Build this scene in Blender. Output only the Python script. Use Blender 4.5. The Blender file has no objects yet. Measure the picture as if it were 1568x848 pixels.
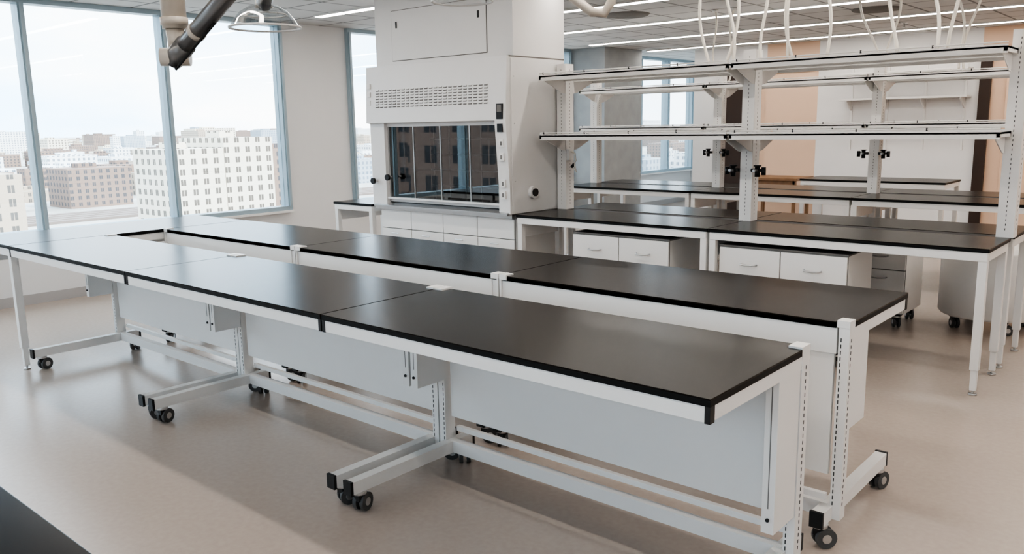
import bpy, bmesh, math, random
from mathutils import Vector, Matrix
random.seed(4)
scene=bpy.context.scene
COL=scene.collection
# ------------------------------------------------------------------ materials
def newmat(name):
    m=bpy.data.materials.new(name);m.use_nodes=True
    return m,m.node_tree,m.node_tree.nodes['Principled BSDF']
def mat(name,col,rough=.5,metal=0,spec=.5,noise=0,nscale=8,bump=0,bscale=60):
    m,t,p=newmat(name)
    p.inputs['Base Color'].default_value=(*col,1);p.inputs['Roughness'].default_value=rough
    p.inputs['Metallic'].default_value=metal;p.inputs['Specular IOR Level'].default_value=spec
    if noise or bump:
        g=t.nodes.new('ShaderNodeNewGeometry')
    if noise:
        n=t.nodes.new('ShaderNodeTexNoise');n.inputs['Scale'].default_value=nscale;n.inputs['Detail'].default_value=5
        t.links.new(g.outputs['Position'],n.inputs['Vector'])
        r=t.nodes.new('ShaderNodeMix');r.data_type='RGBA'
        r.inputs[6].default_value=(*[c*(1-noise) for c in col],1);r.inputs[7].default_value=(*[min(1,c*(1+noise)) for c in col],1)
        t.links.new(n.outputs['Fac'],r.inputs[0]);t.links.new(r.outputs[2],p.inputs['Base Color'])
    if bump:
        n=t.nodes.new('ShaderNodeTexNoise');n.inputs['Scale'].default_value=bscale
        t.links.new(g.outputs['Position'],n.inputs['Vector'])
        b=t.nodes.new('ShaderNodeBump');b.inputs['Strength'].default_value=bump;b.inputs['Distance'].default_value=.01
        t.links.new(n.outputs['Fac'],b.inputs['Height']);t.links.new(b.outputs['Normal'],p.inputs['Normal'])
    return m
def emis(name,col,s):
    m,t,p=newmat(name);p.inputs['Base Color'].default_value=(*col,1)
    p.inputs['Emission Color'].default_value=(*col,1);p.inputs['Emission Strength'].default_value=s;return m
def glassy(name,tint,refl,rough=.02,k=.6):
    m=bpy.data.materials.new(name);m.use_nodes=True;t=m.node_tree;t.nodes.clear()
    tr=t.nodes.new('ShaderNodeBsdfTransparent');tr.inputs[0].default_value=(*tint,1)
    gl=t.nodes.new('ShaderNodeBsdfGlossy');gl.inputs['Roughness'].default_value=rough
    lw=t.nodes.new('ShaderNodeLayerWeight');lw.inputs[0].default_value=.25
    ma=t.nodes.new('ShaderNodeMath');ma.operation='MULTIPLY_ADD';ma.inputs[1].default_value=k;ma.inputs[2].default_value=refl
    t.links.new(lw.outputs['Facing'],ma.inputs[0])
    mx=t.nodes.new('ShaderNodeMixShader');t.links.new(ma.outputs[0],mx.inputs[0]);t.links.new(tr.outputs[0],mx.inputs[1]);t.links.new(gl.outputs[0],mx.inputs[2])
    o=t.nodes.new('ShaderNodeOutputMaterial');t.links.new(mx.outputs[0],o.inputs[0]);return m
WHITE=mat('white_powder_steel',(.77,.755,.735),.38,noise=.02)
WHITE2=mat('cabinet_white',(.79,.775,.755),.4,noise=.02)
HOODW=mat('hood_white',(.74,.73,.72),.35,noise=.02)
BLACK=mat('black_phenolic_top',(.012,.009,.0075),.24,spec=.17,noise=.15,nscale=5,bump=.02,bscale=300)
BEDGE=mat('black_edge',(.005,.005,.005),.5,spec=.3)
BPLAS=mat('black_plastic',(.015,.015,.016),.4)
DARK=mat('dark_slot',(.03,.03,.03),.8)
GAP=mat('shadow_gap_grey',(.2,.19,.18),.7)
RUB=mat('caster_grey',(.09,.09,.09),.5)
STEEL=mat('stainless',(.6,.6,.6),.28,metal=1,noise=.05,nscale=30)
ALU=mat('window_aluminium',(.4,.49,.54),.4,metal=.3)
WALL=mat('wall_paint',(.76,.75,.74),.7,noise=.02,nscale=3)
WARMW=mat('warm_beige_paint',(.74,.54,.4),.7,noise=.03,nscale=2)
CONC=mat('concrete',(.33,.345,.35),.8,noise=.18,nscale=4,bump=.1,bscale=30)
BASEB=mat('baseboard_grey',(.45,.43,.42),.5)
BROWN=mat('dark_brown_frame',(.05,.03,.022),.45)
WOOD=mat('brown_wood',(.22,.12,.06),.45,noise=.3,nscale=12)
DGREY=mat('arm_dark_grey',(.24,.235,.235),.3,metal=.5)
BEIGE=mat('arm_beige',(.62,.56,.49),.35)
LINER=mat('hood_liner',(.13,.13,.13),.5)
HOSE=mat('hose_white',(.74,.7,.63),.4)
LIGHT=emis('linear_light',(1,.94,.87),14)
GLASS=glassy('window_glass',(.97,.985,.985),.02)
SASH=glassy('sash_glass',(.55,.57,.57),.15,.01,.3)
CLEAR=glassy('clear_plastic',(.9,.92,.93),.08,.05)
# floor
FLOOR,t,p=newmat('floor_vinyl')
g=t.nodes.new('ShaderNodeNewGeometry');n=t.nodes.new('ShaderNodeTexNoise');n.inputs['Scale'].default_value=35;n.inputs['Detail'].default_value=6
t.links.new(g.outputs['Position'],n.inputs['Vector']);r=t.nodes.new('ShaderNodeValToRGB')
r.color_ramp.elements[0].position=.3;r.color_ramp.elements[1].position=.7
r.color_ramp.elements[0].color=(.475,.40,.35,1);r.color_ramp.elements[1].color=(.505,.43,.378,1)
t.links.new(n.outputs['Fac'],r.inputs[0]);t.links.new(r.outputs[0],p.inputs['Base Color'])
p.inputs['Roughness'].default_value=.27;p.inputs['Specular IOR Level'].default_value=.55
# ceiling tile
CEIL,t,p=newmat('ceiling_tile')
g=t.nodes.new('ShaderNodeNewGeometry');s=t.nodes.new('ShaderNodeSeparateXYZ');t.links.new(g.outputs['Position'],s.inputs[0])
ms=[]
for ax in (0,1):
    a=t.nodes.new('ShaderNodeMath');a.operation='MULTIPLY';a.inputs[1].default_value=1/.61;t.links.new(s.outputs[ax],a.inputs[0])
    f=t.nodes.new('ShaderNodeMath');f.operation='FRACT';t.links.new(a.outputs[0],f.inputs[0])
    l=t.nodes.new('ShaderNodeMath');l.operation='LESS_THAN';l.inputs[1].default_value=.05;t.links.new(f.outputs[0],l.inputs[0]);ms.append(l)
mx=t.nodes.new('ShaderNodeMath');mx.operation='MAXIMUM';t.links.new(ms[0].outputs[0],mx.inputs[0]);t.links.new(ms[1].outputs[0],mx.inputs[1])
c=t.nodes.new('ShaderNodeMix');c.data_type='RGBA';c.inputs[6].default_value=(.58,.57,.56,1);c.inputs[7].default_value=(.24,.235,.23,1)
t.links.new(mx.outputs[0],c.inputs[0]);t.links.new(c.outputs[2],p.inputs['Base Color']);p.inputs['Roughness'].default_value=.9
# building materials
def bldmat(name,wall,win,pw=3.2,ph=3.6):
    m,t,p=newmat(name);N=t.nodes.new;L=t.links.new
    g=N('ShaderNodeNewGeometry');s=N('ShaderNodeSeparateXYZ');L(g.outputs['Position'],s.inputs[0])
    nn=N('ShaderNodeSeparateXYZ');L(g.outputs['True Normal'],nn.inputs[0])
    def M(op,a,b=None):
        k=N('ShaderNodeMath');k.operation=op
        for i,v in enumerate((a,b)):
            if v is None: continue
            if isinstance(v,(int,float)): k.inputs[i].default_value=v
            else: L(v,k.inputs[i])
        return k.outputs[0]
    h=M('ADD',M('MULTIPLY',s.outputs[0],M('ABSOLUTE',nn.outputs[1])),M('MULTIPLY',s.outputs[1],M('ABSOLUTE',nn.outputs[0])))
    fu=M('FRACT',M('DIVIDE',h,pw));fz=M('FRACT',M('DIVIDE',s.outputs[2],ph))
    a=M('MULTIPLY',M('GREATER_THAN',fu,.28),M('LESS_THAN',fu,.72))
    b=M('MULTIPLY',M('GREATER_THAN',fz,.22),M('LESS_THAN',fz,.8))
    mull=M('GREATER_THAN',M('ABSOLUTE',M('SUBTRACT',fu,.5)),.02)
    w=M('MULTIPLY',M('MULTIPLY',M('MULTIPLY',a,b),mull),M('LESS_THAN',M('ABSOLUTE',nn.outputs[2]),.5))
    c=N('ShaderNodeMix');c.data_type='RGBA';c.inputs[6].default_value=(*wall,1);c.inputs[7].default_value=(*win,1);L(w,c.inputs[0])
    L(c.outputs[2],p.inputs['Base Color']);p.inputs['Roughness'].default_value=.8;return m
BM=[bldmat('building_cream',(.72,.66,.56),(.15,.13,.11),4.7,3.9),bldmat('building_brick',(.3,.22,.18),(.1,.1,.11),4.2,3.6),
    bldmat('building_white',(.74,.74,.73),(.2,.23,.27),4.4,4),bldmat('building_grey',(.42,.46,.5),(.18,.23,.29),3.8,3.8),
    bldmat('building_tan',(.5,.42,.34),(.15,.14,.13),4,3.7)]
BRK=bldmat('building_dark_brick',(.2,.14,.115),(.04,.04,.045),5.5,4.2)
CGR=mat('city_ground',(.5,.48,.45),.9,noise=.6,nscale=.03)
RAIL=mat('rail_ballast',(.26,.22,.2),.9)
# ------------------------------------------------------------------ builder
class B:
    def __init__(s,name): s.name=name;s.bm=bmesh.new();s.mats=[]
    def mi(s,m):
        if m not in s.mats: s.mats.append(m)
        return s.mats.index(m)
    def box(s,x0,x1,y0,y1,z0,z1,m):
        if x0>x1:x0,x1=x1,x0
        if y0>y1:y0,y1=y1,y0
        if z0>z1:z0,z1=z1,z0
        v=[s.bm.verts.new((x,y,z)) for z in (z0,z1) for y in (y0,y1) for x in (x0,x1)]
        k=s.mi(m)
        for f in ((0,2,3,1),(4,5,7,6),(0,1,5,4),(1,3,7,5),(3,2,6,7),(2,0,4,6)):
            fc=s.bm.faces.new([v[i] for i in f]);fc.material_index=k
    def prism(s,pts,ext,m):
        ext=Vector(ext);a=[s.bm.verts.new(p) for p in pts];b=[s.bm.verts.new(Vector(p)+ext) for p in pts];k=s.mi(m);n=len(pts);fs=[]
        fs.append(s.bm.faces.new(a[::-1]));fs.append(s.bm.faces.new(b))
        for i in range(n): fs.append(s.bm.faces.new([a[i],a[(i+1)%n],b[(i+1)%n],b[i]]))
        for f in fs:f.material_index=k
        bmesh.ops.recalc_face_normals(s.bm,faces=fs)
    def cyl(s,p0,p1,r,m,seg=16,r2=None):
        p0=Vector(p0);p1=Vector(p1);d=p1-p0;q=d.to_track_quat('Z','Y').to_matrix();r2=r if r2 is None else r2;k=s.mi(m)
        a=[s.bm.verts.new(p0+q@Vector((r*math.cos(2*math.pi*i/seg),r*math.sin(2*math.pi*i/seg),0))) for i in range(seg)]
        b=[s.bm.verts.new(p1+q@Vector((r2*math.cos(2*math.pi*i/seg),r2*math.sin(2*math.pi*i/seg),0))) for i in range(seg)]
        f=s.bm.faces.new(a[::-1]);f.material_index=k;f=s.bm.faces.new(b);f.material_index=k
        for i in range(seg):
            f=s.bm.faces.new([a[i],a[(i+1)%seg],b[(i+1)%seg],b[i]]);f.material_index=k;f.smooth=seg>8
    def tube(s,pts,r,m,seg=12):
        pts=[Vector(p) for p in pts];k=s.mi(m);rings=[]
        for i,p in enumerate(pts):
            d=(pts[min(i+1,len(pts)-1)]-pts[max(i-1,0)]).normalized();q=d.to_track_quat('Z','Y').to_matrix()
            rings.append([s.bm.verts.new(p+q@Vector((r*math.cos(2*math.pi*j/seg),r*math.sin(2*math.pi*j/seg),0))) for j in range(seg)])
        for a,b in zip(rings,rings[1:]):
            best=min(range(seg),key=lambda o:(a[0].co-b[o].co).length)
            for j in range(seg):
                f=s.bm.faces.new([a[j],a[(j+1)%seg],b[(j+1+best)%seg],b[(j+best)%seg]]);f.material_index=k;f.smooth=True
        f=s.bm.faces.new(rings[0][::-1]);f.material_index=k;f=s.bm.faces.new(rings[-1]);f.material_index=k
    def revolve(s,prof,c,m,seg=40):
        k=s.mi(m);c=Vector(c);rings=[[s.bm.verts.new(c+Vector((r*math.cos(2*math.pi*j/seg),r*math.sin(2*math.pi*j/seg),z))) for j in range(seg)] for r,z in prof]
        for a,b in zip(rings,rings[1:]):
            for j in range(seg):
                f=s.bm.faces.new([a[j],a[(j+1)%seg],b[(j+1)%seg],b[j]]);f.material_index=k;f.smooth=True
    def done(s,bevel=0):
        vs=[v.co for v in s.bm.verts]
        lo=Vector([min(v[i] for v in vs) for i in range(3)]);hi=Vector([max(v[i] for v in vs) for i in range(3)])
        o=Vector(((lo.x+hi.x)/2,(lo.y+hi.y)/2,lo.z))
        bmesh.ops.translate(s.bm,verts=s.bm.verts,vec=-o)
        me=bpy.data.meshes.new(s.name);s.bm.to_mesh(me);s.bm.free()
        for m in s.mats: me.materials.append(m)
        ob=bpy.data.objects.new(s.name,me);ob.location=o;COL.objects.link(ob)
        if bevel:
            md=ob.modifiers.new('bevel','BEVEL');md.width=bevel;md.segments=2;md.limit_method='ANGLE';md.angle_limit=math.radians(50)
        return ob
def caster(b,x,y,ang=0.3,r=.042):
    ca,sa=math.cos(ang),math.sin(ang)
    ox,oy=-sa*.02,ca*.02
    for s in(-1,1):
        for w,mm,rr in((.019,RUB,r),(.021,STEEL,r*.45)):
            c0=Vector((x+ox+ca*s*.009,y+oy+sa*s*.009,r));c1=c0+Vector((ca*s*w,sa*s*w,0));b.cyl(c0,c1,rr,mm,20)
    b.box(x-.02,x+.02,y-.02,y+.02,r+.01,.1,BPLAS)
    b.cyl((x,y,.085),(x,y,.1),.032,STEEL,14)
def slots(b,x,y,z0,z1,face,w=.005,h=.014,step=.025):
    z=z0
    while z<z1:
        if face=='x+': b.box(x,x+.001,y-w/2,y+w/2,z,z+h,DARK)
        elif face=='y-': b.box(x-w/2,x+w/2,y-.001,y,z,z+h,DARK)
        z+=step
# ------------------------------------------------------------------ room
CH=2.97
XW=-9.01;XE=2.6;YS=-2.6;YN=14.0
b=B('floor');b.box(XW-.2,XE+.2,YS-.2,16.8,-.1,0,FLOOR);b.done()
b=B('ceiling');b.box(XW-.2,XE+.2,YS-.2,16.8,CH,CH+.12,CEIL);b.done()
wn=[0]
def window(axis,pos,a0,a1,z0,z1,mull,depth=.16):
    wn[0]+=1;b=B('window_%d'%wn[0]);h=depth/2
    def bx(u0,u1,d0,d1,q0,q1,m):
        if axis=='x': b.box(pos+d0,pos+d1,u0,u1,q0,q1,m)
        else: b.box(u0,u1,pos+d0,pos+d1,q0,q1,m)
    bx(a0,a1,-h,h,z0,z0+.05,ALU);bx(a0,a1,-h,h,z1-.05,z1,ALU)
    for u in [a0+.03]+mull+[a1-.03]: bx(u-.03,u+.03,-h,h,z0+.05,z1-.05,ALU);bx(u-.016,u+.016,h,h+.02,z0+.05,z1-.05,ALU)
    bx(a0+.06,a1-.06,-.006,.006,z0+.05,z1-.05,GLASS)
    b.done()
SZ=.66
b=B('wall_west')
b.box(XW-.12,XW,YS-.2,6.12,0,SZ,WALL);b.box(XW-.12,XW,7.12,16.6,0,SZ,WALL)
b.box(XW-.12,XW,6.12,7.12,0,CH,WALL)
b.done()
b=B('trim_1');b.box(XW-.1,XW+.1,YS,6.12,SZ,SZ+.025,WHITE);b.box(XW-.1,XW+.1,7.14,16.4,SZ,SZ+.025,WHITE);b.done()
window('x',XW-.02,YS,6.12,SZ+.025,CH,[-1.13,.32,1.77,3.21,4.62]);window('x',XW-.02,7.12,12.0,SZ+.025,CH,[8.5,9.9]);window('x',XW-.02,13.25,16.4,SZ+.025,CH,[14.3,15.35])
b=B('baseboard_west');b.box(XW,XW+.012,YS,16.4,0,.1,BASEB);b.done()
b=B('concrete_column');b.box(XW+.03,XW+.75,12.02,13.2,0,CH,CONC);b.done(.004)
b=B('wall_north')
b.box(-7.64,-7.2,YN,YN+.12,0,CH,WALL)
b.box(-7.2,-6.25,YN,YN+.12,2.45,CH,WALL)
b.box(-6.25,-5.35,YN,YN+.12,0,CH,WARMW)
b.box(-5.35,-2.95,YN,YN+.12,0,CH,WALL)
b.box(-2.95,XE,YN,YN+.12,0,CH,WARMW)
b.box(-7.2,-6.25,YN+.05,YN+.12,0,2.45,WARMW)
b.box(-7.64,-7.52,YN+.12,16.5,0,CH,WALL);b.box(XW,-7.52,16.42,16.55,0,CH,WALL)
b.done()
b=B('door_1')
b.box(-7.2,-7.08,YN-.04,YN-.002,0,2.55,BROWN);b.box(-7.2,-5.4,YN-.05,YN-.002,2.5,2.56,BROWN);b.box(-7.0,-6.55,YN-.03,YN-.002,0,2.5,BROWN);b.done(.003)
b=B('door_2')
b.box(-2.95,-2.8,YN-.06,YN-.002,0,2.7,BROWN);b.box(-2.8,.6,YN-.06,YN-.002,2.62,2.68,BROWN);b.box(-2.6,-1.2,YN-.04,YN-.002,0,2.55,WARMW)
b.cyl((-2.5,YN-.08,1.0),(-2.5,YN-.08,1.3),.015,STEEL,10);b.done(.003)
b=B('wall_east');b.box(XE,XE+.12,YS-.2,16.6,0,CH,WALL);b.done()
b=B('wall_south');b.box(XW,XE,YS-.12,YS,0,SZ,WALL)
for x in(-5.6,-1.0,): b.box(x-.4,x+.4,YS-.12,YS,SZ,CH,WALL)
b.box(1.9,XE,YS-.12,YS,SZ,CH,WALL);b.done()
window('y',YS-.06,XW+.15,-6.0,SZ,CH,[-7.9,-6.9],.1);window('y',YS-.06,-5.2,-1.4,SZ,CH,[-3.9,-2.7],.1);window('y',YS-.06,-.6,1.9,SZ,CH,[.6],.1)
# ------------------------------------------------------------------ benches
TZ=.914
def mobile_bench(x0,x1,yF,yB,lowz0=.47,lowz1=.47):
    b=B('mobile_lab_bench');s=1 if yB>yF else -1;x0+=.004;x1-=.004
    Y=lambda t:yF+s*t
    W=abs(yB-yF);PE=.012 if s>0 else .0
    pts=[(x0,Y(0)),(x1,Y(0)),(x1,Y(W-.06)),(x1-.055,Y(W-.06)),(x1-.055,Y(W)),(x0+.055,Y(W)),(x0+.055,Y(W-.06)),(x0,Y(W-.06))]
    b.prism([(x,y,TZ-.024) for x,y in pts],(0,0,.0235),BLACK)
    b.prism([((x0+x1)/2+(x-(x0+x1)/2)*1.0005,y-s*.0005 if abs(y-Y(0))<.01 else y,TZ-.025) for x,y in pts],(0,0,.019),BEDGE)
    zf0,zf1=TZ-.075,TZ-.025
    b.box(x0+.012,x1-.012,Y(.004),Y(.034),zf0,zf1,WHITE)
    if s>0: b.box(x0+.03,x1-.03,Y(W-.07),Y(W-.035),zf0,zf1,WHITE)
    for xa,xb in((x0+.002,x0+.034),(x1-.034,x1-.002)):
        b.box(xa,xb,Y(.012),Y(W-.05),zf0+.002,zf1,WHITE)
    for xa,xb in((x0,x0+.018),(x1-.018,x1)): b.box(xa,xb,Y(0.001),Y(.03),zf0-.002,zf1+.001,BPLAS)
    for xe,d,lz in((x0,1,lowz0),(x1,-1,lowz1)):
        outer=(d<0 and x1>-1.2)
        PW=.042 if (s>0 or outer) else .012
        b.box(xe,xe+d*PW,Y(W-.055),Y(W+PE),.1,TZ-.02,WHITE)
        b.box(xe,xe+d*.05,Y(W-.058),Y(W+PE+.002),TZ-.022,TZ+.006,WHITE)
        b.box(xe+d*.003,xe+d*.048,Y(W-.235),Y(W-.06),lz,TZ-.03,WHITE)
        b.cyl((xe+d*.0245,Y(W-.236),lz+.05),(xe+d*.0245,Y(W-.242),lz+.05),.007,DARK,8)
        b.box(xe+d*.0235,xe+d*.0275,Y(W-.2351),Y(W-.236),lz+.09,TZ-.09,GAP)
        fy=Y(W-.055) if s>0 else Y(W+PE)
        if s>0 or outer: slots(b,xe+d*.032,fy,.16,lz-.02 if s>0 else .86,'y-',.004,.016)
        if outer: slots(b,xe,Y(W-.02),.16,.84,'x+')
        b.box(xe+d*.03,xe+d*.08,Y(.05),Y(W+.1),.1,.158,WHITE)
        for ya,yb in((.042,.056),(W+.094,W+.108)): b.box(xe+d*.028,xe+d*.082,Y(ya),Y(yb),.096,.162,BPLAS)
        caster(b,xe+d*.055,Y(.11),.3*d);caster(b,xe+d*.055,Y(W+.06),.8*d)
        if s<0 and not outer: b.box(xe+d*.012,xe+d*.06,Y(W-.055),Y(W-.012),.1,TZ-.03,WHITE2)
    b.box(x0+.06,x1-.06,Y(W-.03),Y(W-.012),.28,TZ-.075,WHITE2)
    b.box(x0+.05,x1-.05,Y(W-.04),Y(W-.004),TZ-.13,TZ-.027,WHITE)
    b.box(x0+.05,x1-.05,Y(W-.045),Y(W-.005),.1,.16,WHITE)
    b.box(x0+.05,x1-.05,Y(W+.012),Y(W+.035),.19,.215,WHITE)
    b.done(.0025)
XS=[-1.045,-2.856,-4.668,-6.461]
for i in range(3):
    mobile_bench(XS[i+1],XS[i],2.055,2.777,lowz1=.3 if i==0 else .47)
    mobile_bench(XS[i+1],XS[i],3.93,3.187)
def fixed_bench(x0,x1,y0,y1,name='lab_bench',legs=((0,0),(1,0),(0,1),(1,1)),apron=.055):
    b=B(name);x0+=.004;x1-=.004;y0+=.002;y1-=.002
    b.box(x0,x1,y0,y1,TZ-.024,TZ-.0005,BLACK);b.box(x0-.0006,x1+.0006,y0-.0006,y1+.0006,TZ-.025,TZ-.006,BEDGE)
    z0,z1=TZ-.025-apron,TZ-.025
    b.box(x0+.01,x1-.01,y0+.006,y0+.036,z0,z1,WHITE);b.box(x0+.01,x1-.01,y1-.036,y1-.006,z0,z1,WHITE)
    b.box(x0+.006,x0+.036,y0+.036,y1-.036,z0,z1,WHITE);b.box(x1-.036,x1-.006,y0+.036,y1-.036,z0,z1,WHITE)
    for lx,ly in legs:
        xx=x0+.008 if lx==0 else x1-.058;yy=y0+.01 if ly==0 else y1-.06
        b.box(xx,xx+.05,yy,yy+.05,.16,z1,WHITE);b.box(xx+.007,xx+.043,yy+.007,yy+.043,.03,.16,WHITE)
        b.cyl((xx+.025,yy+.025,0),(xx+.025,yy+.025,.012),.025,STEEL,16);b.cyl((xx+.025,yy+.025,.012),(xx+.025,yy+.025,.04),.008,STEEL,8)
    b.box(x0+.03,x0+.045,y0+.06,y1-.06,z0-.12,z0,WHITE);
    b.done(.0025)
fixed_bench(-7.28,-6.465,2.055,3.93,legs=((1,0),(0,0),(0,1),(1,1)))
CX=[-4.735,-2.88,-1.037]
for i in range(2):
    fixed_bench(CX[i],CX[i+1],5.52,6.13);fixed_bench(CX[i],CX[i+1],6.26,6.87)
DX=[-6.5,-4.67,-2.87,-1.04]
for i in range(3):
    fixed_bench(DX[i],DX[i+1],8.5,9.13);fixed_bench(DX[i],DX[i+1],9.26,9.9)
fixed_bench(-4.4,-2.6,11.0,11.75)
fixed_bench(-4.9,-1.25,-.2,.565)
fixed_bench(-7.3,-6.66,5.5,6.2)
# ------------------------------------------------------------------ shelving
def shelving(name,xs,yc,z0,levels,dep=.33,filler=True):
    b=B(name)
    for i,x in enumerate(xs):
        b.box(x-.05,x+.05,yc-.06,yc+.06,z0,2.22,WHITE)
        slots(b,x,yc-.06,z0+.05,2.18,'y-',.004,.014,.03)
        slots(b,x+.05,yc,z0+.05,2.18,'x+',.004,.014,.03)
    if filler: b.box(xs[0]-.02,xs[-1]+.02,yc-.058,yc+.058,z0-.03,z0+.002,BEDGE)
    for z in levels:
        for a,c in zip(xs,xs[1:]):
            for s in(-1,1):
                ya,yb=yc+s*.065,yc+s*(.065+dep);x0,x1=a+.012,c-.012
                b.box(x0,x1,ya,yb,z,z+.012,WHITE)
                b.box(x0,x1,yb-s*.02,yb,z-.03,z+.022,WHITE)
                b.box(x0,x1,ya,ya+s*.02,z-.025,z+.02,WHITE)
                b.box(x0,x0+.02,ya,yb,z-.02,z+.012,WHITE);b.box(x1-.02,x1,ya,yb,z-.02,z+.012,WHITE)
                b.cyl((x0,yb-s*.01,z+.034),(x1,yb-s*.01,z+.034),.005,WHITE,8)
                k=x0+.04
                while k<x1:
                    b.cyl((k,yb-s*.01,z+.01),(k,yb-s*.01,z+.042),.006,BPLAS,8);k+=.44
                for xx in(x0+.03,x1-.036):
                    b.prism([(xx,ya,z+.0),(xx,ya,z-.13),(xx,ya+s*.06,z-.12),(xx,ya+s*(dep-.04),z-.03),(xx,ya+s*(dep-.04),z)],(.006,0,0),WHITE)
    if yc<7:  # outlet with a short coiled cord on the end post
        x=xs[0]+.05
        b.box(x,x+.03,yc-.05,yc+.02,1.36,1.46,WHITE)
        b.tube([(x+.03,yc-.02,1.44),(x+.08,yc-.03,1.42),(x+.09,yc-.03,1.36),(x+.05,yc-.03,1.31),(x+.1,yc-.04,1.26),(x+.08,yc-.04,1.33)],.008,HOSE,8);b.cyl((x+.08,yc-.04,1.33),(x+.05,yc-.04,1.3),.014,BPLAS,10)
    b.done(.0015)
shelving('double_sided_lab_shelving',[-4.69,-2.88,-1.08],6.195,TZ-.005,(1.58,2.09))
shelving('double_sided_lab_shelving',[-6.45,-4.67,-2.87,-1.08],9.195,TZ-.005,(1.62,2.09))
def taps(x,y,z):
    b=B('gas_valve_turret')
    for s in(-1,1):
        b.cyl((x+s*.05,y-.02,z),(x+s*.1,y-.02,z),.014,BPLAS,10)
        b.cyl((x+s*.1,y-.02,z-.05),(x+s*.1,y-.02,z+.03),.02,BPLAS,12)
        b.cyl((x+s*.1,y-.02,z+.03),(x+s*.1,y-.02,z+.04),.03,BPLAS,12)
        b.cyl((x+s*.1,y-.02,z),(x+s*.1,y-.09,z),.011,STEEL,10)
        b.cyl((x+s*.15,y-.02,z),(x+s*.1,y-.02,z),.012,BPLAS,10);b.cyl((x+s*.15,y-.02,z-.035),(x+s*.15,y-.02,z+.025),.018,BPLAS,10)
    b.done()
taps(-2.88,6.14,1.31);taps(-2.87,9.14,1.33);taps(-4.67,9.14,1.33)
# ------------------------------------------------------------------ pedestals
def pedestal(x0,x1,y0,y1,z1=.8,name='mobile_drawer_cabinet'):
    b=B(name);b.box(x0,x1,y0+.02,y1,.12,z1-.012,WHITE2);b.box(x0-.002,x1+.002,y0+.008,y1+.002,z1-.012,z1,GAP)
    xm=(x0+x1)/2
    b.box(x0+.001,x1-.001,y0+.012,y0+.021,.125,z1-.012,GAP)
    for a,c in((x0+.004,xm-.004),(xm+.004,x1-.004)):
        for q0,q1 in((z1-.235,z1-.018),(.13,z1-.243)):
            b.box(a,c,y0,y0+.02,q0,q1,WHITE2)
            zc=(q0+q1)/2 if q1>z1-.1 else q1-.06
            xc=(a+c)/2
            b.tube([(xc-.06,y0,zc),(xc-.055,y0-.025,zc-.004),(xc,y0-.03,zc-.008),(xc+.055,y0-.025,zc-.004),(xc+.06,y0,zc)],.006,STEEL,8)
    for xx in(x0+.06,x1-.06):
        for yy in(y0+.07,y1-.07): caster(b,xx,yy,.5); b.box(xx-.03,xx+.03,yy-.03,yy+.03,.098,.121,BPLAS)
    b.done(.002)
pedestal(-4.14,-3.22,5.56,6.06);pedestal(-2.8,-1.87,5.56,6.06)
pedestal(-2.7,-1.9,7.0,7.5,.72)
b=B('round_mobile_bin')
bx_,by_=-1.38,7.5
b.revolve([(.0,.12),(.36,.12),(.375,.14),(.375,.64),(.365,.655),(.0,.655)],(bx_,by_,0),WHITE2,48)
for k in range(4):
    a=k*math.pi/2+.6;xx=bx_+.27*math.cos(a);yy=by_+.27*math.sin(a);caster(b,xx,yy,a);b.box(xx-.03,xx+.03,yy-.03,yy+.03,.098,.121,BPLAS)
b.done()
# ------------------------------------------------------------------ fume hood
b=B('fume_hood')
x0,x1=-6.6,-4.765;yf,yb=5.5,6.28
b.box(x0+.03,x1-.01,yf+.07,yb,.1,.87,WHITE2);b.box(x0+.06,x1-.04,yf+.12,yb,0,.1,BASEB)
w=(x1-x0-.04)/4
b.box(x0+.031,x1-.011,yf+.062,yf+.071,.11,.868,GAP)
for i in range(4):
    a=x0+.03+i*w
    b.box(a+.004,a+w-.004,yf+.05,yf+.07,.685,.865,WHITE2);b.box(a+.004,a+w-.004,yf+.05,yf+.07,.11,.677,WHITE2)
    b.cyl((a+w/2-.05,yf+.03,.635),(a+w/2+.05,yf+.03,.635),.005,STEEL,8)
b.box(x0,x1,yf+.01,yb,.872,.915,STEEL)
b.prism([(x0+.02,yf-.03,.9),(x0+.02,yf-.03,.92),(x0+.02,yf+.05,.955),(x0+.02,yf+.1,.955),(x0+.02,yf+.1,.93)],(x1-x0-.04,0,0),STEEL)
b.box(x0,x0+.1,yf+.05,yb,.915,2.27,HOODW);b.box(x1-.1,x1,yf+.05,yb,.915,2.27,HOODW)
b.box(x0+.1,x1-.1,yb-.04,yb,.915,2.27,LINER);b.box(x0+.1,x1-.1,yf+.1,yb-.04,1.98,2.27,LINER)
b.box(x0+.1,x0+.11,yf+.1,yb-.05,.93,1.98,LINER);b.box(x1-.11,x1-.1,yf+.1,yb-.05,.93,1.98,LINER)
b.box(x0+.12,x1-.12,yb-.09,yb-.08,1.0,1.45,LINER);b.box(x0+.12,x1-.12,yb-.09,yb-.08,1.48,1.95,LINER)
for i in range(7):
    x=x0+.25+i*(x1-x0-.5)/6;b.cyl((x,yb-.16,.93),(x,yb-.16,1.9),.008,STEEL,8)
for z in(1.08,1.24,1.4,1.56,1.72): b.cyl((x0+.2,yb-.16,z),(x1-.2,yb-.16,z),.008,STEEL,8)
b.box(x0-.01,x0+.2,yf-.01,yf+.06,.915,1.74,HOODW);b.box(x1-.13,x1+.0,yf-.01,yf+.06,.915,2.27,HOODW)
b.prism([(x0-.02,yf-.05,1.73),(x0-.02,yf+.06,1.71),(x0-.02,yf+.06,2.27),(x0-.02,yf-.02,2.27)],(x1-x0-.11,0,0),HOODW)
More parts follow.
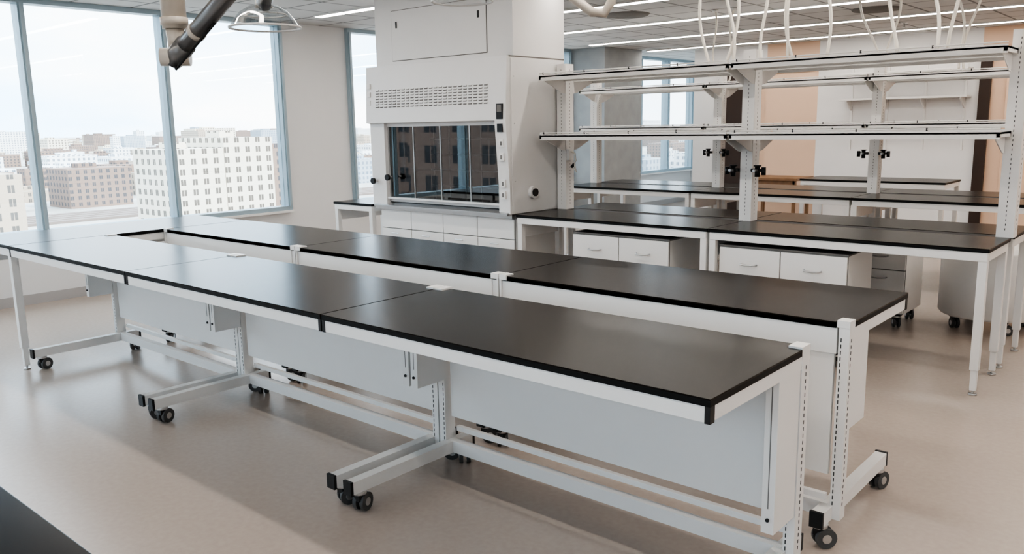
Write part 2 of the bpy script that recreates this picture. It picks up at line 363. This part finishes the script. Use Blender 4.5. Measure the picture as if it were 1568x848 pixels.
b.prism([(x1-.128,yf-.055,1.73),(x1-.128,yf+.06,1.71),(x1-.128,yf+.06,2.27),(x1-.128,yf-.025,2.27)],(.128,0,0),HOODW)
b.prism([(x1-.128,yf-.055,1.73),(x1-.128,yf+.0,1.0),(x1-.128,yf+.02,.93),(x1-.128,yf+.06,.93),(x1-.128,yf+.06,1.73)],(.128,0,0),HOODW)
for r in range(7):
    z=1.875+r*.026
    for cidx in range(24):
        x=x0+.13+cidx*.063
        yy=yf-.05+.03*(z-1.73)/.54
        b.box(x,x+.04,yy-.004,yy+.002,z,z+.007,GAP);b.box(x-.002,x+.042,yy-.008,yy,z+.008,z+.014,HOODW)
sx0,sx1=x0+.2,x1-.13
b.box(sx0,sx1,yf+.03,yf+.05,.955,1.0,STEEL);b.box(sx0,sx0+.02,yf+.03,yf+.05,1.0,1.72,STEEL);b.box(sx1-.02,sx1,yf+.03,yf+.05,1.0,1.72,STEEL)
b.box(sx0,sx1,yf+.0,yf+.03,.985,1.0,HOODW);b.box(sx0,sx1,yf+.025,yf+.05,1.69,1.73,HOODW)
for x in(sx0+.37,sx0+.74,sx0+1.12): b.box(x-.006,x+.006,yf+.032,yf+.046,1.0,1.7,STEEL)
b.box(sx0+.02,sx1-.02,yf+.037,yf+.042,1.0,1.7,SASH)
for x,z in((x0+.06,1.16),(x0+.28,1.2)):
    b.cyl((x,yf-.01,z),(x,yf-.05,z),.012,STEEL,12);b.cyl((x,yf-.05,z),(x,yf-.075,z),.03,BPLAS,16)
b.box(x1-.1,x1-.03,yf-.062,yf-.04,1.74,1.87,BPLAS);b.box(x1-.09,x1-.04,yf-.064,yf-.06,1.8,1.86,GAP)
b.box(x1-.095,x1-.035,yf-.06,yf-.03,1.63,1.7,BPLAS)
for z in(1.15,1.05,1.5,1.38): b.box(x1-.09,x1-.04,yf-.03-.015*(z>1.3),yf-.0,z,z+.07,WHITE);b.box(x1-.075,x1-.055,yf-.032-.015*(z>1.3),yf-.03,z+.015,z+.05,GAP)
for z in(1.9,1.98,2.06): b.box(x0+.0,x0+.05,yf-.045,yf-.03,z,z+.05,WHITE)
b.box(x0+.05,x1,yf+.06,yb,2.27,CH-.003,HOODW)
b.box(x0+.3,x1-.3,yf+.052,yf+.062,2.32,2.78,HOODW)
b.box(x0+.294,x1-.294,yf+.056,yf+.061,2.314,2.786,GAP)
for x in(x0+.36,x1-.4): b.box(x,x+.02,yf+.048,yf+.053,2.62,2.68,BPLAS)
b.box(x1,x1+.003,yf+.02,yb-.01,.93,2.25,HOODW);b.box(x1,x1+.0015,yf,yb,2.262,2.274,GAP)
b.cyl((x1,5.79,1.09),(x1+.035,5.79,1.09),.055,WHITE,24);b.cyl((x1+.035,5.79,1.09),(x1+.05,5.79,1.09),.035,BPLAS,20)
for z in(1.2,1.7,2.1): b.cyl((x1+.002,yf+.06,z),(x1+.006,yf+.06,z),.006,STEEL,8)
b.done(.002)
# ------------------------------------------------------------------ ceiling lights
for y in(.7,2.5,4.3,6.1,7.9,9.7,11.5,13.3):
    b=B('ceiling_light')
    b.box(-8.2,2.2,y-.06,y+.06,CH-.02,CH-.001,WHITE);b.box(-8.18,2.18,y-.045,y+.045,CH-.024,CH-.02,LIGHT);b.done()
def diffuser(x,y):
    b=B('ceiling_diffuser');b.revolve([(.28,0),(.26,-.02),(.22,-.012),(.18,-.03),(.13,-.014),(.08,-.032),(0.001,-.02)],(x,y,CH-.001),GAP,32);b.done()
diffuser(-5.7,8.75);diffuser(-3.4,10.6)
for x,y in((-5.2,7.2),(-3.6,12.4),(-1.6,8.9)):
    b=B('sprinkler_head');b.cyl((x,y,CH),(x,y,CH-.01),.05,WHITE,20);b.cyl((x,y,CH-.01),(x,y,CH-.06),.012,STEEL,10);b.cyl((x,y,CH-.06),(x,y,CH-.065),.025,STEEL,12);b.done()
# ------------------------------------------------------------------ extraction arms
b=B('fume_extraction_arm')
cx,cy=-4.52,2.4
b.cyl((cx,cy,CH-.002),(cx,cy,CH-.03),.12,BEIGE,32);b.cyl((cx,cy,CH-.03),(cx,cy,2.24),.066,BEIGE,32);b.cyl((cx,cy,2.3),(cx,cy,2.26),.074,BEIGE,32)
b.cyl((cx,cy,2.24),(cx,cy,2.13),.05,BEIGE,24,.042)
A=Vector((cx,cy-.01,2.09));E=Vector((-3.62,2.5,2.62))
b.cyl(A+Vector((-.05,-.06,0)),A+Vector((.05,.06,0)),.05,BEIGE,24)
d=(E-A).normalized();b.cyl(A-d*.03,A+d*.12,.056,DGREY,24);b.cyl(A+d*.12,E,.048,DGREY,24);b.cyl(A+d*.22,A+d*.25,.052,BEIGE,24)
b.cyl(A+Vector((.03,-.02,-.07)),A+d*.42+Vector((0,0,-.06)),.007,BPLAS,8);b.cyl(A+Vector((.03,-.02,-.07)),A+Vector((0,0,-.02)),.007,BPLAS,8)
b.cyl(E+Vector((-.05,-.05,0)),E+Vector((.05,.05,0)),.055,BEIGE,24)
H=Vector((-4.13,2.72,2.36));b.cyl(E,H,.042,DGREY,24);b.cyl(H+Vector((0,0,.05)),H+Vector((0,0,-.02)),.045,BEIGE,24)
b.revolve([(.04,.0),(.08,-.01),(.13,-.04),(.165,-.08),(.19,-.12),(.195,-.125),(.188,-.12)],H,CLEAR,48)
b.revolve([(.187,-.118),(.197,-.118),(.197,-.128),(.187,-.128),(.187,-.118)],H,WHITE,48)
b.tube([H+Vector((.12*math.cos(k/12*6.283),.12*math.sin(k/12*6.283),-.055)) for k in range(13)],.004,WHITE,6)
b.done()
b=B('fume_extraction_arm')
cx,cy=-3.0,4.45
b.cyl((cx,cy,CH-.002),(cx,cy,CH-.03),.11,BEIGE,24);b.cyl((cx,cy,CH-.03),(cx,cy,2.5),.035,BEIGE,20)
b.tube([(cx,cy,2.52),(cx-.01,cy,2.42),(cx-.06,cy,2.36),(cx-.14,cy-.02,2.37),(cx-.25,cy-.03,2.45),(cx-.5,cy-.1,2.66)],.03,BEIGE,16)
b.cyl((cx-.52,cy-.13,2.66),(cx-.48,cy-.07,2.66),.045,BEIGE,16)
P2=Vector((cx-.85,cy-.45,2.53));b.cyl((cx-.5,cy-.1,2.66),P2+Vector((0,0,.05)),.03,BEIGE,16);b.cyl(P2+Vector((0,0,.07)),P2,.035,BEIGE,20)
b.revolve([(.035,.0),(.08,-.008),(.14,-.03),(.19,-.055),(.2,-.06),(.192,-.06)],P2,CLEAR,40);b.revolve([(.19,-.055),(.2,-.055),(.2,-.065),(.19,-.065),(.19,-.055)],P2,WHITE,40)
b.done()
# ------------------------------------------------------------------ hoses
def hose(x,y,ze,dx,dy,w=.03,r=.012,zt=CH):
    b=B('ceiling_service_hose');pts=[]
    for i in range(25):
        k=i/24;pts.append((x+dx*k+w*math.sin(k*5.5+x*9),y+dy*k+w*.6*math.cos(k*4+x*5),zt-.002-(zt-.002-ze)*k))
    pts[0]=(pts[0][0],pts[0][1],zt-.001);b.tube(pts,r,HOSE,8);b.cyl((pts[0][0],pts[0][1],zt-.001),(pts[0][0],pts[0][1],zt-.03),.03,WHITE,16);b.done()
for x,dx in((-3.35,.12),(-3.0,-.05),(-2.82,.05),(-2.7,.1),(-2.35,.05),(-1.9,.05),(-3.12,.1),(-1.5,.0),(-2.55,-.12),(-1.7,.12)):
    hose(x,6.2+random.uniform(-.03,.03),2.14,dx,random.uniform(-.1,.1))
for x,dx in((-4.8,.1),(-4.5,-.1),(-3.1,.2),(-2.75,-.05),(-2.2,.1),(-2.0,-.1)):
    hose(x,9.2,2.14,dx,.0,.04)
b=B('wall_shelf')
for z,xa,xb in((2.38,-4.9,-3.05),(1.98,-4.9,-3.05)):
    b.box(xa,xb,YN-.3,YN-.01,z,z+.03,WHITE)
    for k in range(4):
        xx=xa+.1+k*(xb-xa-.2)/3;b.prism([(xx,YN-.01,z),(xx,YN-.01,z-.16),(xx,YN-.26,z-.02),(xx,YN-.26,z)],(.02,0,0),WHITE)
for k in range(4):
    xx=-4.8+k*1.65/3;b.box(xx,xx+.03,YN-.015,YN-.001,1.2,2.6,WHITE)
b.done(.002)
b=B('wooden_desk');b.box(-6.1,-5.2,12.9,13.6,.74,.78,WOOD)
for xx in(-6.05,-5.29):
    for yy in(12.95,13.5): b.box(xx,xx+.05,yy,yy+.05,0,.74,WOOD)
b.box(-6.05,-5.25,12.95,12.97,.6,.74,WOOD);b.done(.003)
# ------------------------------------------------------------------ city
GZ=-40
b=B('city_ground');b.box(-9000,3000,-6000,9000,GZ-1,GZ,CGR)
for k in range(5): b.box(-420-k*9,-414-k*9,-500,1200,GZ,GZ+1.2,RAIL)
b.done()
b=B('city_buildings')
def bld(x0,x1,y0,y1,z,m):
    b.box(x0,x1,y0,y1,GZ,z,m);b.box((x0*.7+x1*.3),(x0*.4+x1*.6),(y0*.7+y1*.3),(y0*.4+y1*.6),z,z+2.5,m)
bld(-330,-300,153,175,-5,BM[0]);bld(-335,-300,175.2,197,-1,BM[0])
bld(-290,-250,55,85,-9,BM[4]);bld(-345,-325,205,235,-7,BM[1]);bld(-240,-225,130,160,-30,BM[2])
bld(-520,-490,190,225,-18,BM[1])
for i in range(1300):
    r=random.uniform(.1,1)**1.3*4200+210;a=random.uniform(-.3,1.5)
    x=-r*math.cos(a);y=r*math.sin(a)
    if r<480 and (100<y<260 or y<110): continue
    s=random.uniform(12,34)*(1+r/2500);h=random.uniform(6,22)
    if x-s*1.2<-400 and x>-475: continue
    if r>1500 and random.random()<.2: h=random.uniform(25,48)
    bld(x-s*random.uniform(.5,1.2),x,y,y+s*random.uniform(.5,1.5),GZ+h,random.choice(BM+[BM[2],BM[2]]))
for a,h in((.22,75),(.235,62),(.3,56),(.5,58),(.66,66),(.8,60),(.92,58)):
    x=-3600*math.cos(a);y=3600*math.sin(a);b.box(x-40,x,y,y+38,GZ,GZ+h,BM[3])
for i,x in enumerate(range(-260,200,34)):
    d=random.uniform(70,110);b.box(x,x+random.uniform(20,31),-d-30,-d,GZ,random.choice([4,10,16,22]),BRK)
b.done()
# ------------------------------------------------------------------ light
w=bpy.data.worlds.new('sky');scene.world=w;w.use_nodes=True;t=w.node_tree;bg=t.nodes['Background']
tc=t.nodes.new('ShaderNodeTexCoord');n=t.nodes.new('ShaderNodeTexNoise');n.inputs['Scale'].default_value=3;n.inputs['Detail'].default_value=6
mp=t.nodes.new('ShaderNodeMapping');mp.inputs['Scale'].default_value=(1,1,3.5);t.links.new(tc.outputs['Generated'],mp.inputs[0]);t.links.new(mp.outputs[0],n.inputs['Vector'])
r=t.nodes.new('ShaderNodeValToRGB');r.color_ramp.elements[0].position=.4;r.color_ramp.elements[1].position=.66
r.color_ramp.elements[0].color=(.55,.78,1,1);r.color_ramp.elements[1].color=(.96,.98,1,1)
t.links.new(n.outputs['Fac'],r.inputs[0]);t.links.new(r.outputs[0],bg.inputs[0]);bg.inputs[1].default_value=3.2
sd=bpy.data.lights.new('sun','SUN');sd.energy=3.2;sd.angle=.02;sd.color=(1,.95,.88);so=bpy.data.objects.new('sun',sd);COL.objects.link(so)
so.rotation_euler=Vector((-.75,-.25,-.62)).to_track_quat('-Z','Y').to_euler();so.location=(0,0,40)
# ------------------------------------------------------------------ camera
pch,yaw,rol=.1803,.7143,.0175
cy_,sy_=math.cos(yaw),math.sin(yaw);cp,sp=math.cos(pch),math.sin(pch)
fw=Vector((-sy_*cp,cy_*cp,-sp));rt=Vector((cy_,sy_,0));up=rt.cross(fw)
c_,s_=math.cos(rol),math.sin(rol);r2=c_*rt-s_*up;u2=s_*rt+c_*up
cd=bpy.data.cameras.new('camera');cam=bpy.data.objects.new('camera',cd);COL.objects.link(cam)
M=Matrix((r2,u2,-fw)).transposed().to_4x4();M.translation=Vector((0,0,1.6826));cam.matrix_world=M
cd.sensor_width=36;cd.lens=36*1270.8/1568;cd.clip_end=20000;cd.clip_start=.05
scene.camera=cam
scene.view_settings.view_transform='AgX'
try: scene.view_settings.look='AgX - High Contrast'
except Exception as e: print(e)
scene.view_settings.exposure=.45
